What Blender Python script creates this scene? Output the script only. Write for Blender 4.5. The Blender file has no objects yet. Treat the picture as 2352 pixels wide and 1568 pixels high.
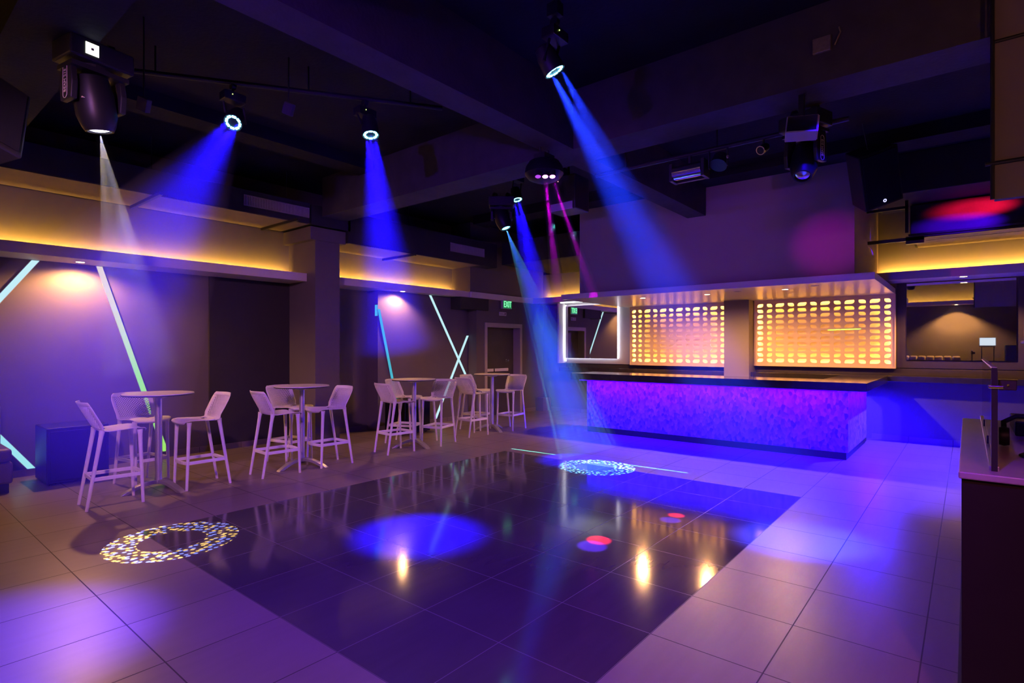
import bpy, math, random
from mathutils import Vector, Matrix, Euler
random.seed(7)
PI = math.pi
R = math.radians
S = bpy.context.scene
COL = S.collection

# ------------------------------------------------------------------ mesh helper
class MB:
    def __init__(s): s.v = []; s.f = []; s.m = []; s.mi = 0
    def add(s, vs, fs):
        b = len(s.v); s.v += [tuple(v) for v in vs]
        for f in fs: s.f.append(tuple(b + i for i in f)); s.m.append(s.mi)
        return s
    def box(s, x0, y0, z0, x1, y1, z1, M=None):
        vs = [Vector(c) for c in ((x0,y0,z0),(x1,y0,z0),(x1,y1,z0),(x0,y1,z0),(x0,y0,z1),(x1,y0,z1),(x1,y1,z1),(x0,y1,z1))]
        if M: vs = [M @ v for v in vs]
        return s.add(vs, [(3,2,1,0),(4,5,6,7),(0,1,5,4),(1,2,6,5),(2,3,7,6),(3,0,4,7)])
    def tube(s, pts, r, n=12, caps=True, flat=1.0):
        pts = [Vector(p) for p in pts]; k = len(pts)
        rs = r if isinstance(r, (list, tuple)) else [r]*k
        vs = []; up = None
        for i, p in enumerate(pts):
            t = (pts[min(i+1,k-1)] - pts[max(i-1,0)]).normalized()
            if up is None:
                up = Vector((0,0,1)) if abs(t.z) < .9 else Vector((1,0,0))
            a = t.cross(up).normalized(); b = a.cross(t).normalized(); up = b
            for j in range(n):
                q = 2*PI*j/n
                vs.append(p + a*math.cos(q)*rs[i] + b*math.sin(q)*rs[i]*flat)
        fs = []
        for i in range(k-1):
            for j in range(n):
                fs.append((i*n+j, i*n+(j+1)%n, (i+1)*n+(j+1)%n, (i+1)*n+j))
        if caps: fs += [tuple(range(n-1,-1,-1)), tuple((k-1)*n+j for j in range(n))]
        return s.add(vs, fs)
    def lathe(s, prof, n=32, M=None, caps=True):
        vs = []; k = len(prof)
        for r, z in prof:
            for j in range(n):
                q = 2*PI*j/n; v = Vector((r*math.cos(q), r*math.sin(q), z))
                vs.append(M @ v if M else v)
        fs = []
        for i in range(k-1):
            for j in range(n):
                fs.append((i*n+j, i*n+(j+1)%n, (i+1)*n+(j+1)%n, (i+1)*n+j))
        if caps: fs += [tuple(range(n-1,-1,-1)), tuple((k-1)*n+j for j in range(n))]
        return s.add(vs, fs)
    def prism(s, poly, h0, h1, M=None):
        n = len(poly)
        vs = [Vector((x,y,h0)) for x,y in poly] + [Vector((x,y,h1)) for x,y in poly]
        if M: vs = [M @ v for v in vs]
        return s.add(vs, [tuple(range(n-1,-1,-1)), tuple(range(n,2*n))] + [(i,(i+1)%n,n+(i+1)%n,n+i) for i in range(n)])
    def build(s, name, mat, parent=None, bevel=0, smooth=False, solid=0, seg=2):
        me = bpy.data.meshes.new(name); me.from_pydata(s.v, [], s.f)
        mats = mat if isinstance(mat, (list, tuple)) else [mat]
        for m in mats: me.materials.append(m)
        if len(mats) > 1:
            for p, i in zip(me.polygons, s.m): p.material_index = i
        me.update()
        import bmesh
        bm = bmesh.new(); bm.from_mesh(me); bmesh.ops.recalc_face_normals(bm, faces=bm.faces[:]); bm.to_mesh(me); bm.free()
        o = bpy.data.objects.new(name, me); COL.objects.link(o)
        if parent: o.parent = parent
        if solid:
            md = o.modifiers.new('solid', 'SOLIDIFY'); md.thickness = solid; md.offset = 0
        if bevel:
            md = o.modifiers.new('bevel', 'BEVEL'); md.width = bevel; md.segments = seg; md.limit_method = 'ANGLE'; md.angle_limit = R(40)
        if smooth:
            for p in me.polygons: p.use_smooth = True
            try: me.set_sharp_from_angle(angle=R(40))
            except Exception: pass
        return o

def frame_mat(loc, zdir, up=Vector((0,0,1))):
    z = Vector(zdir).normalized()
    if abs(z.dot(up)) > .98: up = Vector((1,0,0))
    x = up.cross(z).normalized(); y = z.cross(x)
    return Matrix.Translation(Vector(loc)) @ Matrix((x, y, z)).transposed().to_4x4()

def tag(o, label=None, cat=None, group=None, kind=None):
    if label: o['label'] = label
    if cat: o['category'] = cat
    if group: o['group'] = group
    if kind: o['kind'] = kind
    return o
def thing(name, label, cat, loc=(0,0,0), rz=0, group=None):
    o = bpy.data.objects.new(name, None); COL.objects.link(o)
    o.location = loc; o.rotation_euler = (0,0,rz); o.empty_display_size = .1
    return tag(o, label, cat, group)
def struct(name, mb, mat, **k):
    o = mb.build(name, mat, **k)
    if not k.get('parent'): o['kind'] = 'structure'
    return o
def copy_tree(o, parent=None):
    c = o.copy(); COL.objects.link(c)
    if parent: c.parent = parent
    for ch in list(o.children): copy_tree(ch, c)
    return c
def text_mesh(name, body, size, M, mat, parent=None, depth=.002, sx=1.0):
    cu = bpy.data.curves.new(name, 'FONT'); cu.body = body; cu.size = size; cu.extrude = depth
    cu.align_x = 'CENTER'; cu.align_y = 'CENTER'
    t = bpy.data.objects.new(name+'_tmp', cu); COL.objects.link(t)
    bpy.context.view_layer.update()
    me = bpy.data.meshes.new_from_object(t.evaluated_get(bpy.context.evaluated_depsgraph_get()))
    bpy.data.objects.remove(t); bpy.data.curves.remove(cu)
    me.transform(M @ Matrix.Diagonal((sx,1,1,1)))
    me.materials.clear(); me.materials.append(mat)
    o = bpy.data.objects.new(name, me); COL.objects.link(o)
    if parent: o.parent = parent
    return o

# ------------------------------------------------------------------ materials
def mat(name, color, rough=.5, metal=0, noise=0, nscale=8, bump=0, bscale=60, emit=None, estr=0, spec=.5, coat=0):
    m = bpy.data.materials.new(name); m.use_nodes = True
    nt = m.node_tree; b = nt.nodes['Principled BSDF']
    c = (*color, 1)
    b.inputs['Base Color'].default_value = c
    b.inputs['Roughness'].default_value = rough
    b.inputs['Metallic'].default_value = metal
    b.inputs['Specular IOR Level'].default_value = spec
    b.inputs['Coat Weight'].default_value = coat
    g = nt.nodes.new('ShaderNodeNewGeometry')
    if noise:
        n = nt.nodes.new('ShaderNodeTexNoise'); n.inputs['Scale'].default_value = nscale; n.inputs['Detail'].default_value = 5
        nt.links.new(g.outputs['Position'], n.inputs['Vector'])
        mx = nt.nodes.new('ShaderNodeMix'); mx.data_type = 'RGBA'
        mx.inputs[6].default_value = tuple(min(1, x*(1-noise)) for x in color)+(1,)
        mx.inputs[7].default_value = tuple(min(1, x*(1+noise)) for x in color)+(1,)
        nt.links.new(n.outputs[0], mx.inputs[0]); nt.links.new(mx.outputs[2], b.inputs['Base Color'])
    if bump:
        n2 = nt.nodes.new('ShaderNodeTexNoise'); n2.inputs['Scale'].default_value = bscale; n2.inputs['Detail'].default_value = 3
        nt.links.new(g.outputs['Position'], n2.inputs['Vector'])
        bp = nt.nodes.new('ShaderNodeBump'); bp.inputs['Strength'].default_value = bump; bp.inputs['Distance'].default_value = .01
        nt.links.new(n2.outputs[0], bp.inputs['Height']); nt.links.new(bp.outputs[0], b.inputs['Normal'])
    if emit:
        b.inputs['Emission Color'].default_value = (*emit, 1); b.inputs['Emission Strength'].default_value = estr
    return m
def glow(name, color, strength):
    m = bpy.data.materials.new(name); m.use_nodes = True
    nt = m.node_tree; nt.nodes.clear()
    e = nt.nodes.new('ShaderNodeEmission'); o = nt.nodes.new('ShaderNodeOutputMaterial')
    e.inputs[0].default_value = (*color, 1); e.inputs[1].default_value = strength
    nt.links.new(e.outputs[0], o.inputs[0])
    return m

TX, TY, OX, OY = .609, .5934, 3.494, .184
def tile_mat(name, c1, c2, grout, rough, spec, gw=.0035, rvar=.06, bumpg=.3):
    m = bpy.data.materials.new(name); m.use_nodes = True
    nt = m.node_tree; N = nt.nodes; L = nt.links; b = N['Principled BSDF']
    g = N.new('ShaderNodeNewGeometry'); sp = N.new('ShaderNodeSeparateXYZ'); L.new(g.outputs['Position'], sp.inputs[0])
    def mth(op, a, bv=None, c=None):
        n = N.new('ShaderNodeMath'); n.operation = op
        for i, x in enumerate((a, bv, c)):
            if x is None: continue
            if isinstance(x, (int, float)): n.inputs[i].default_value = x
            else: L.new(x, n.inputs[i])
        return n.outputs[0]
    ds = []; ids = []
    for ax, off, p in ((0, OX, TX), (1, OY, TY)):
        q = mth('DIVIDE', mth('SUBTRACT', sp.outputs[ax], off), p)
        fr = mth('FRACT', mth('ADD', q, 100.0)); ids.append(mth('FLOOR', q))
        d = mth('MULTIPLY', mth('MINIMUM', fr, mth('SUBTRACT', 1.0, fr)), p); ds.append(d)
    dmin = mth('MINIMUM', ds[0], ds[1])
    gm = mth('LESS_THAN', dmin, gw)
    cmb = N.new('ShaderNodeCombineXYZ'); L.new(ids[0], cmb.inputs[0]); L.new(ids[1], cmb.inputs[1])
    wn = N.new('ShaderNodeTexWhiteNoise'); wn.noise_dimensions = '3D'; L.new(cmb.outputs[0], wn.inputs['Vector'])
    mp = N.new('ShaderNodeMapping'); mp.inputs['Scale'].default_value = (1.2, 9, 1); L.new(g.outputs['Position'], mp.inputs[0])
    nz = N.new('ShaderNodeTexNoise'); nz.inputs['Scale'].default_value = 1.6; nz.inputs['Detail'].default_value = 6; L.new(mp.outputs[0], nz.inputs['Vector'])
    nz2 = N.new('ShaderNodeTexNoise'); nz2.inputs['Scale'].default_value = 2.2; nz2.inputs['Detail'].default_value = 4; L.new(g.outputs['Position'], nz2.inputs['Vector'])
    fac = mth('ADD', mth('MULTIPLY', nz.outputs[0], .5), mth('ADD', mth('MULTIPLY', wn.outputs[0], .25), mth('MULTIPLY', nz2.outputs[0], .3)))
    mx = N.new('ShaderNodeMix'); mx.data_type = 'RGBA'; mx.inputs[6].default_value = (*c1,1); mx.inputs[7].default_value = (*c2,1); L.new(fac, mx.inputs[0])
    mg = N.new('ShaderNodeMix'); mg.data_type = 'RGBA'; L.new(gm, mg.inputs[0]); L.new(mx.outputs[2], mg.inputs[6]); mg.inputs[7].default_value = (*grout,1)
    L.new(mg.outputs[2], b.inputs['Base Color'])
    rr = mth('ADD', mth('MULTIPLY', nz2.outputs[0], rvar), rough - rvar/2)
    L.new(mth('ADD', rr, mth('MULTIPLY', gm, .35)), b.inputs['Roughness'])
    b.inputs['Specular IOR Level'].default_value = spec
    bp = N.new('ShaderNodeBump'); bp.inputs['Strength'].default_value = bumpg; bp.inputs['Distance'].default_value = .002
    L.new(mth('SUBTRACT', 1.0, gm), bp.inputs['Height']); L.new(bp.outputs[0], b.inputs['Normal'])
    return m

def mosaic_mat(name):
    m = bpy.data.materials.new(name); m.use_nodes = True
    nt = m.node_tree; N = nt.nodes; L = nt.links; b = N['Principled BSDF']
    g = N.new('ShaderNodeNewGeometry')
    mp = N.new('ShaderNodeMapping'); mp.inputs['Rotation'].default_value = (.5, .3, .4); mp.inputs['Scale'].default_value = (1, 1, .62)
    L.new(g.outputs['Position'], mp.inputs[0])
    vo = N.new('ShaderNodeTexVoronoi'); vo.inputs['Scale'].default_value = 26; L.new(mp.outputs[0], vo.inputs['Vector'])
    sx = N.new('ShaderNodeSeparateColor'); L.new(vo.outputs['Color'], sx.inputs[0])
    cr = N.new('ShaderNodeValToRGB'); L.new(sx.outputs[0], cr.inputs[0])
    e = cr.color_ramp.elements
    e[0].position = 0; e[0].color = (.10,.085,.17,1); e[1].position = .95; e[1].color = (.36,.30,.55,1)
    x = e.new(.2); x.color = (.19,.16,.31,1); x = e.new(.6); x.color = (.27,.23,.43,1)
    L.new(cr.outputs[0], b.inputs['Base Color'])
    b.inputs['Roughness'].default_value = .35
    bp = N.new('ShaderNodeBump'); bp.inputs['Strength'].default_value = .35; bp.inputs['Distance'].default_value = .02
    L.new(vo.outputs['Distance'], bp.inputs['Height']); L.new(bp.outputs[0], b.inputs['Normal'])
    return m
def haze_mat(name, dens):
    m = bpy.data.materials.new(name); m.use_nodes = True
    nt = m.node_tree; nt.nodes.clear()
    v = nt.nodes.new('ShaderNodeVolumeScatter'); o = nt.nodes.new('ShaderNodeOutputMaterial')
    v.inputs['Color'].default_value = (.9,.9,.9,1); v.inputs['Density'].default_value = dens; v.inputs['Anisotropy'].default_value = 0
    nt.links.new(v.outputs[0], o.inputs['Volume'])
    return m

M = dict(
  floor=tile_mat('porcelain_tile', (.132,.100,.10), (.21,.165,.163), (.05,.04,.04), .36, .45),
  dance=tile_mat('polished_black_tile', (.045,.04,.045), (.085,.075,.08), (.115,.10,.105), .10, .45, .0025, .03, .1),
  wall=mat('taupe_wall_paint', (.135,.115,.115), .75, noise=.10, nscale=3, bump=.08, bscale=220, spec=.25),
  wallup=mat('beige_wall_paint', (.22,.19,.19), .75, noise=.06, nscale=3, bump=.06, bscale=200, spec=.25),
  wallbh=mat('mauve_wall_paint', (.36,.28,.31), .75, noise=.05, nscale=3, bump=.06, bscale=200, spec=.25),
  dark=mat('black_painted_panel', (.035,.03,.034), .7, noise=.15, nscale=4, spec=.3),
  ceil=mat('black_sprayed_slab', (.018,.017,.022), .85, noise=.35, nscale=2.5, bump=.5, bscale=25, spec=.2),
  conc=mat('rough_concrete', (.075,.066,.07), .85, noise=.3, nscale=5, bump=.5, bscale=30, spec=.2),
  white=mat('white_soffit_paint', (.62,.58,.57), .55, noise=.04, nscale=2, spec=.4),
  gloss=mat('glossy_white_soffit', (.66,.61,.59), .28, noise=.03, nscale=2, spec=.5),
  duct=mat('black_duct_wrap', (.03,.03,.035), .7, noise=.2, nscale=6, bump=.2, bscale=30, spec=.25),
  ductb=mat('pale_duct_underside', (.20,.165,.14), .7, noise=.08, nscale=4, spec=.3),
  grille=mat('pale_grey_grille', (.42,.38,.42), .5),
  black=mat('black_powder_coat', (.018,.018,.02), .45, noise=.1, nscale=20, spec=.4),
  blackg=mat('black_gloss_plastic', (.009,.009,.011), .42, spec=.3),
  cloth=mat('black_speaker_cloth', (.008,.008,.011), .8, bump=.3, bscale=400, spec=.2),
  wood=mat('dark_brown_laminate', (.045,.034,.033), .45, noise=.25, nscale=7, spec=.4),
  stone=mat('dark_polished_stone', (.035,.028,.028), .10, noise=.35, nscale=9, spec=.6),
  pale=mat('pale_stone_top', (.36,.31,.30), .32, noise=.2, nscale=6, spec=.4),
  stool=mat('white_resin', (.70,.66,.66), .42, noise=.03, nscale=10, spec=.4),
  ttop=mat('white_laminate_top', (.66,.61,.59), .35, noise=.04, nscale=6, spec=.4),
  tedge=mat('black_table_edge', (.02,.02,.02), .5),
  alu=mat('brushed_aluminium', (.55,.53,.54), .38, metal=.85, noise=.08, nscale=30),
  chrome=mat('polished_steel', (.7,.7,.72), .15, metal=1),
  mirror=mat('mirror_glass', (.86,.86,.88), .015, metal=1),
  leather=mat('brown_leather', (.10,.065,.06), .42, noise=.15, nscale=12, bump=.25, bscale=120),
  pad=mat('cream_upholstery', (.42,.34,.28), .6, noise=.1, nscale=14),
  screen=mat('white_panel_board', (.72,.55,.40), .5, noise=.03, nscale=5),
  back=mat('warm_white_backboard', (.80,.66,.42), .7, noise=.03, nscale=5),
  frame=mat('beige_door_frame', (.38,.33,.30), .5, noise=.05, nscale=5),
  door=mat('dark_brown_door', (.055,.045,.045), .5, noise=.3, nscale=4),
  mosaic=mosaic_mat('shell_chip_mosaic'),
  brass=mat('galvanised_box', (.5,.42,.3), .35, metal=.7, noise=.3, nscale=40),
  plaque=mat('white_plaque', (.6,.52,.52), .5),
  ink=mat('grey_print', (.2,.12,.14), .6),
  letter=mat('white_print', (.75,.7,.68), .5),
  led1=glow('pale_cyan_led', (.50,.80,.86), .72),
  led2=None,
  led3=glow('mint_led', (.36,.85,.78), .62),
  led4=glow('turquoise_led', (.06,.42,.55), .72),
  warm=glow('warm_lamp', (1,.72,.36), 26),
  warmstrip=glow('amber_led_tape', (1,.55,.12), 3),
  coolstrip=glow('cool_white_led_tape', (.92,.95,1), 1.6),
  bluestrip=glow('violet_led_tape', (.03,.0,1), 3),
  cyanlens=glow('cyan_led_lens', (.18,.75,1.0), 5),
  cyanbeam=glow('cyan_beam_lens', (.15,.75,1.0), 4),
  whitelens=glow('white_beam_lens', (.75,.72,1.0), 7),
  pinklens=glow('pink_led_lens', (1.0,.18,.75), 7),
  dimpink=glow('dim_violet_led_lens', (.35,.05,.6), 1),
  display=glow('white_lcd', (.95,1,.85), 1.4),
  lcd=glow('laptop_lcd', (.62,.70,.78), .8),
  exit=glow('green_exit_letters', (.22,1,.42), 1.05),
  exitg=mat('green_exit_panel', (.02,.25,.08), .4, emit=(.02,.5,.14), estr=.22),
  dotg=glow('green_status_led', (.7,1,.2), 3), dotr=glow('red_status_led', (1,.3,.3), 3), ring=glow('blue_white_badge', (.45,.45,1), 1.3),
  glassy=None,
)
def glass_mat():
    m = bpy.data.materials.new('clear_glass'); m.use_nodes = True
    nt = m.node_tree; nt.nodes.clear(); N = nt.nodes
    t = N.new('ShaderNodeBsdfTransparent'); g = N.new('ShaderNodeBsdfGlossy'); mx = N.new('ShaderNodeMixShader'); f = N.new('ShaderNodeFresnel'); o = N.new('ShaderNodeOutputMaterial')
    t.inputs[0].default_value = (.93,.93,.93,1); g.inputs['Roughness'].default_value = .02; f.inputs[0].default_value = 1.35
    nt.links.new(f.outputs[0], mx.inputs[0]); nt.links.new(t.outputs[0], mx.inputs[1]); nt.links.new(g.outputs[0], mx.inputs[2]); nt.links.new(mx.outputs[0], o.inputs[0])
    return m
M['glassy'] = glass_mat()
def led_fade(name, zt, ct, zb, cb, k):
    m = glow(name, ct, k); nt = m.node_tree; N = nt.nodes; L = nt.links
    g = N.new('ShaderNodeNewGeometry'); sp = N.new('ShaderNodeSeparateXYZ'); mr = N.new('ShaderNodeMapRange'); mx = N.new('ShaderNodeMix'); mx.data_type = 'RGBA'
    mr.inputs[1].default_value = zb; mr.inputs[2].default_value = zt; L.new(g.outputs['Position'], sp.inputs[0]); L.new(sp.outputs[2], mr.inputs[0])
    mx.inputs[6].default_value = (*cb,1); mx.inputs[7].default_value = (*ct,1); L.new(mr.outputs[0], mx.inputs[0])
    e = [n for n in N if n.type == 'EMISSION'][0]; L.new(mx.outputs[2], e.inputs[0]); return m
M['led2'] = led_fade('colour_fading_led', 2.3, (.80,.72,.34), 1.2, (.36,.86,.11), .62)

# ------------------------------------------------------------------ lights
def spot(name, loc, target, power, color, angle, blend=.6, radius=.03, parent=None):
    l = bpy.data.lights.new(name, 'SPOT'); l.energy = power; l.color = color; l.spot_size = R(angle); l.spot_blend = blend; l.shadow_soft_size = radius
    o = bpy.data.objects.new(name, l); COL.objects.link(o)
    o.location = loc
    d = Vector(target) - Vector(loc); o.rotation_euler = d.to_track_quat('-Z', 'Y').to_euler()
    if parent:
        o.parent = parent; o.matrix_parent_inverse = parent.matrix_basis.inverted()
    return o
def area(name, loc, direction, sx, sy, power, color, along=None, spread=180, parent=None):
    l = bpy.data.lights.new(name, 'AREA'); l.shape = 'RECTANGLE'; l.size = sx; l.size_y = sy; l.energy = power; l.color = color; l.spread = R(spread)
    o = bpy.data.objects.new(name, l); COL.objects.link(o)
    z = -Vector(direction).normalized(); x = Vector(along) if along else Vector((1,0,0))
    x = (x - z*x.dot(z)).normalized(); y = z.cross(x)
    o.matrix_world = Matrix.Translation(Vector(loc)) @ Matrix((x,y,z)).transposed().to_4x4()
    if parent:
        o.parent = parent; o.matrix_parent_inverse = parent.matrix_basis.inverted()
    return o
def gobo(o, kind, col1, col2, r0=.45, r1=1.0, scale=22, strength=1, half=None):
    """pattern wheel of a moving head: masks and tints the beam by its angle from the axis"""
    l = o.data; l.use_nodes = True; nt = l.node_tree; N = nt.nodes; L = nt.links
    em = [n for n in N if n.type == 'EMISSION'][0]
    tc = N.new('ShaderNodeTexCoord'); sp = N.new('ShaderNodeSeparateXYZ'); L.new(tc.outputs['Normal'], sp.inputs[0])
    def mth(op, a, bv=None):
        n = N.new('ShaderNodeMath'); n.operation = op
        for i, x in enumerate((a, bv)):
            if x is None: continue
            if isinstance(x, (int, float)): n.inputs[i].default_value = x
            else: L.new(x, n.inputs[i])
        return n.outputs[0]
    k = 1/math.tan(l.spot_size/2)
    x = mth('MULTIPLY', mth('DIVIDE', sp.outputs[0], sp.outputs[2]), k); y = mth('MULTIPLY', mth('DIVIDE', sp.outputs[1], sp.outputs[2]), k)
    if kind == 'ring':
        r = mth('SQRT', mth('ADD', mth('MULTIPLY', x, x), mth('MULTIPLY', y, y)))
        inr = mth('MULTIPLY', mth('GREATER_THAN', r, r0), mth('LESS_THAN', r, r1))
        cb = N.new('ShaderNodeCombineXYZ'); L.new(x, cb.inputs[0]); L.new(y, cb.inputs[1])
        vo = N.new('ShaderNodeTexVoronoi'); vo.inputs['Scale'].default_value = scale; vo.voronoi_dimensions = '2D'; L.new(cb.outputs[0], vo.inputs['Vector'])
        dots = N.new('ShaderNodeMapRange'); dots.inputs[1].default_value = .40; dots.inputs[2].default_value = .26; L.new(vo.outputs['Distance'], dots.inputs[0])
        st = mth('MULTIPLY', mth('ADD', mth('MULTIPLY', dots.outputs[0], .97), .03), inr)
        se = N.new('ShaderNodeSeparateColor'); L.new(vo.outputs['Color'], se.inputs[0])
        gt = mth('GREATER_THAN', se.outputs[0], .5)
        mx = N.new('ShaderNodeMix'); mx.data_type = 'RGBA'; mx.inputs[6].default_value = (*col1,1); mx.inputs[7].default_value = (*col2,1); L.new(gt, mx.inputs[0])
        L.new(mx.outputs[2], em.inputs[0]); L.new(mth('MULTIPLY', st, strength), em.inputs[1])
    else:
        hx, hy = half[:2]
        inr = mth('MULTIPLY', mth('MULTIPLY', mth('LESS_THAN', mth('ABSOLUTE', x), hx), mth('LESS_THAN', mth('ABSOLUTE', y), hy)), mth('GREATER_THAN', mth('ABSOLUTE', y), half[2]-1e-6))
        em.inputs[0].default_value = (*col1,1); L.new(mth('MULTIPLY', inr, strength), em.inputs[1])

WARM = (1,.46,.125); AMBER = (1,.50,.07); BLUE = (.01,.002,1)
XB, YL, ZC = 11.55, 9.035, 4.35          # back wall, left wall, ceiling
XN, YR = -1.5, -3.0                        # wall behind the camera, right wall
DX0, DX1, DY0, DY1 = 1.667, 6.539, 1.371, 5.525

# ------------------------------------------------------------------ setting
b = MB()
for x0,y0,x1,y1 in ((XN,YR,XB,DY0),(XN,DY1,XB,YL),(XN,DY0,DX0,DY1),(DX1,DY0,XB,DY1)): b.box(x0,y0,-.1,x1,y1,0)
struct('floor', b, M['floor'])
tag(struct('floor_dance', MB().box(DX0,DY0,-.1,DX1,DY1,0), M['dance']), 'polished black tiled dance floor in the middle of the room')
struct('ceiling', MB().box(XN,YR,ZC,XB,YL,ZC+.1), M['ceil'])
struct('wall_left', MB().box(XN,YL,0,XB,YL+.1,ZC), M['wall'])
struct('wall_back', MB().box(XB,YR,0,XB+.1,YL,ZC), M['wall'])
struct('wall_right', MB().box(XN,YR-.1,0,XB,YR,ZC), M['wall'])
struct('wall_near', MB().box(XN-.1,YR,0,XN,YL,ZC), M['wall'])
# left wall build-outs
struct('wall_panel', MB().box(3.63,9.0,0,4.93,YL,2.69), M['dark'])
struct('wall_section', MB().box(6.55,8.70,0,9.03,YL,2.69), M['wall'])
b = MB().box(9.03,8.447,0,9.33,YL,2.69).box(10.60,8.447,0,XB,YL,2.69).box(9.33,8.447,2.12,10.60,YL,2.69).box(9.33,8.72,0,10.60,YL,2.12)
struct('wall_door_side', b, M['wall'])
struct('wall_upper_left', MB().box(XN,9.02,2.82,8.83,YL,3.56), M['wallup'])
struct('wall_bulkhead_corner', MB().box(8.83,8.447,2.83,XB,YL,ZC), M['wall'])
struct('trim_drop_box', MB().box(8.48,8.40,2.43,9.39,8.70,2.688), M['dark'], bevel=.006)
struct('column_left', MB().box(4.93,8.19,0,5.38,YL,3.34).box(4.83,8.16,3.34,5.48,YL,3.55), M['wall'])
# cove shelves (soffit + upstand)
def cove(name, x0,y0,x1,y1, side):
    b = MB().box(x0,y0,2.69,x1,y1,2.745)
    if side == '-y': b.box(x0,y0,2.745,x1,y0+.03,2.82)
    if side == '-x': b.box(x0,y0,2.745,x0+.03,y1,2.82)
    if side == '+x': b.box(x1-.03,y0,2.745,x1,y1,2.82)
    return struct(name, b, M['white'])
cove('trim_1', XN,8.447,4.93,YL-.02,'-y')
cove('trim_2', 5.38,8.447,8.83,YL-.02,'-y')
struct('trim_3', MB().box(8.83,8.40,2.69,XB,8.447,2.82), M['white'])
cove('trim_4', 11.05,6.02,XB,8.40,'-x')
cove('trim_5', 10.88,YR,XB-.025,1.20,'-x')
struct('wall_upper_back', MB().box(11.53,5.66,2.82,XB,8.44,3.45).box(11.53,YR,2.82,XB,1.2,ZC), M['wallup'])
# behind the camera: seen in the wall mirror
b = MB().box(XN,YR,3.05,XN+.6,YL,3.10).box(XN+.57,YR,3.10,XN+.6,YL,3.17)
struct('trim_6', b, M['white'])
# skirting
struct('baseboard_left', MB().box(XN,9.02,0,3.63,YL,.085).box(3.63,8.985,0,4.93,9.0,.085).box(5.38,9.02,0,6.55,YL,.085).box(6.55,8.685,0,9.03,8.70,.085), M['floor'])
struct('baseboard_door', MB().box(9.03,8.43,0,9.28,8.447,.085).box(10.66,8.43,0,11.2,8.447,.085), M['floor'])
struct('baseboard_back', MB().box(XB-.015,YR,0,XB,1.3,.085).box(XB-.015,5.7,0,XB,8.44,.085), M['floor'])
struct('trim_corner', MB().box(11.2,8.2,0,XB,8.447,.33), M['wall'], bevel=.006)
# ceiling beams
ZB = 3.72
struct('ceiling_beam', MB().box(XN,3.26,ZB,8.88,3.56,ZC), M['conc'])
struct('ceiling_beam', MB().box(5.0,YR,ZB,5.45,3.26,ZC).box(5.0,3.56,ZB,5.45,8.10,ZC), M['conc'])
struct('ceiling_beam', MB().box(.70,YR,ZB,1.157,3.26,ZC).box(.70,3.56,ZB,1.157,8.9,ZC), M['ceil'])
struct('ceiling_beam', MB().box(1.157,6.75,4.19,5.0,7.10,ZC), M['ceil'])
struct('ceiling_beam', MB().box(8.45,YR,4.17,8.88,3.26,ZC).box(8.45,3.56,4.17,8.88,8.0,ZC), M['ceil'])
# bar bulkhead, canopy, back column
struct('wall_bulkhead_bar', MB().box(8.9,1.206,2.607,11.53,5.66,ZC), M['wallbh'])
struct('trim_canopy', MB().box(8.8,.958,2.511,XB-.02,6.02,2.607), M['gloss'], bevel=.004)
struct('column_bar', MB().box(11.09,3.24,0,XB,3.71,2.511), M['wallup'])

struct('wall_bulkhead_booth', MB().box(4.93,YR,2.59,4.995,-.14,ZC), M['wallup'])
t = thing('conduit', 'pair of dark conduits crossing the brown bulkhead at upper right', 'conduit', (4.912,-.14,2.83))
MB().tube([(0,.05,0),(0,-2.8,0)],.014,8).tube([(0,.0,.81),(0,-2.8,.81)],.012,8).tube([(0,.012,-.24),(0,.012,1.51)],.012,8).build('tube', M['black'], t)

# exit door
d = MB()
b = MB().box(9.29,8.42,0,9.37,8.72,2.16).box(10.56,8.42,0,10.64,8.72,2.16).box(9.37,8.42,2.06,10.56,8.72,2.16)
dr = struct('door_1', b, M['frame'], bevel=.004)
lf = MB().box(9.37,8.64,0,10.56,8.70,2.06).build('door_leaf', M['door'], dr)
pb = MB().box(9.43,8.56,1.03,10.28,8.60,1.10).build('push_bar', M['letter'], lf, bevel=.008); tag(pb, 'white push bar across the dark door')
MB().box(9.74,8.552,1.03,9.77,8.561,1.10).box(9.44,8.60,1.04,9.50,8.64,1.09).box(10.21,8.60,1.04,10.27,8.64,1.09).build('push_bar_bracket', M['black'], lf)
MB().lathe([(.03,0),(.03,.012),(.012,.012),(.012,.05),(.026,.05),(.026,.075)], 16, frame_mat((10.28,8.64,1.28),(0,-1,0))).build('lock', M['chrome'], lf, smooth=True)

# exit sign and plaque
t = thing('exit_sign', 'green glowing exit sign hanging under the cove above the door', 'sign', (10.0,8.38,2.5))
MB().box(-.17,-.02,0,.17,.04,.20).build('housing', M['plaque'], t, bevel=.006)
fp = MB().box(-.15,-.026,.012,.15,-.018,.188).build('face_panel', M['exitg'], t)
MB().box(-.06,.0,.20,.06,.03,.21).build('mount', M['plaque'], t)
text_mesh('lettering', 'EXIT', .205, Matrix.Translation((0,-.029,.10)) @ Matrix.Rotation(R(90),4,'X'), M['exit'], fp, .002, .66)
t = thing('wall_plaque', 'small white plaque with printed lines fixed below the exit sign', 'plaque', (9.92,8.44,2.34))
pp = MB().box(-.125,-.012,0,.125,.006,.085).build('plate', M['plaque'], t, bevel=.002)
MB().box(-.115,-.0135,.053,-.005,-.012,.06).box(-.115,-.0135,.036,.03,-.012,.041).box(-.115,-.0135,.02,.06,-.012,.026).box(.06,-.0135,.02,.1,-.012,.07).build('printing', M['ink'], pp)

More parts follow.
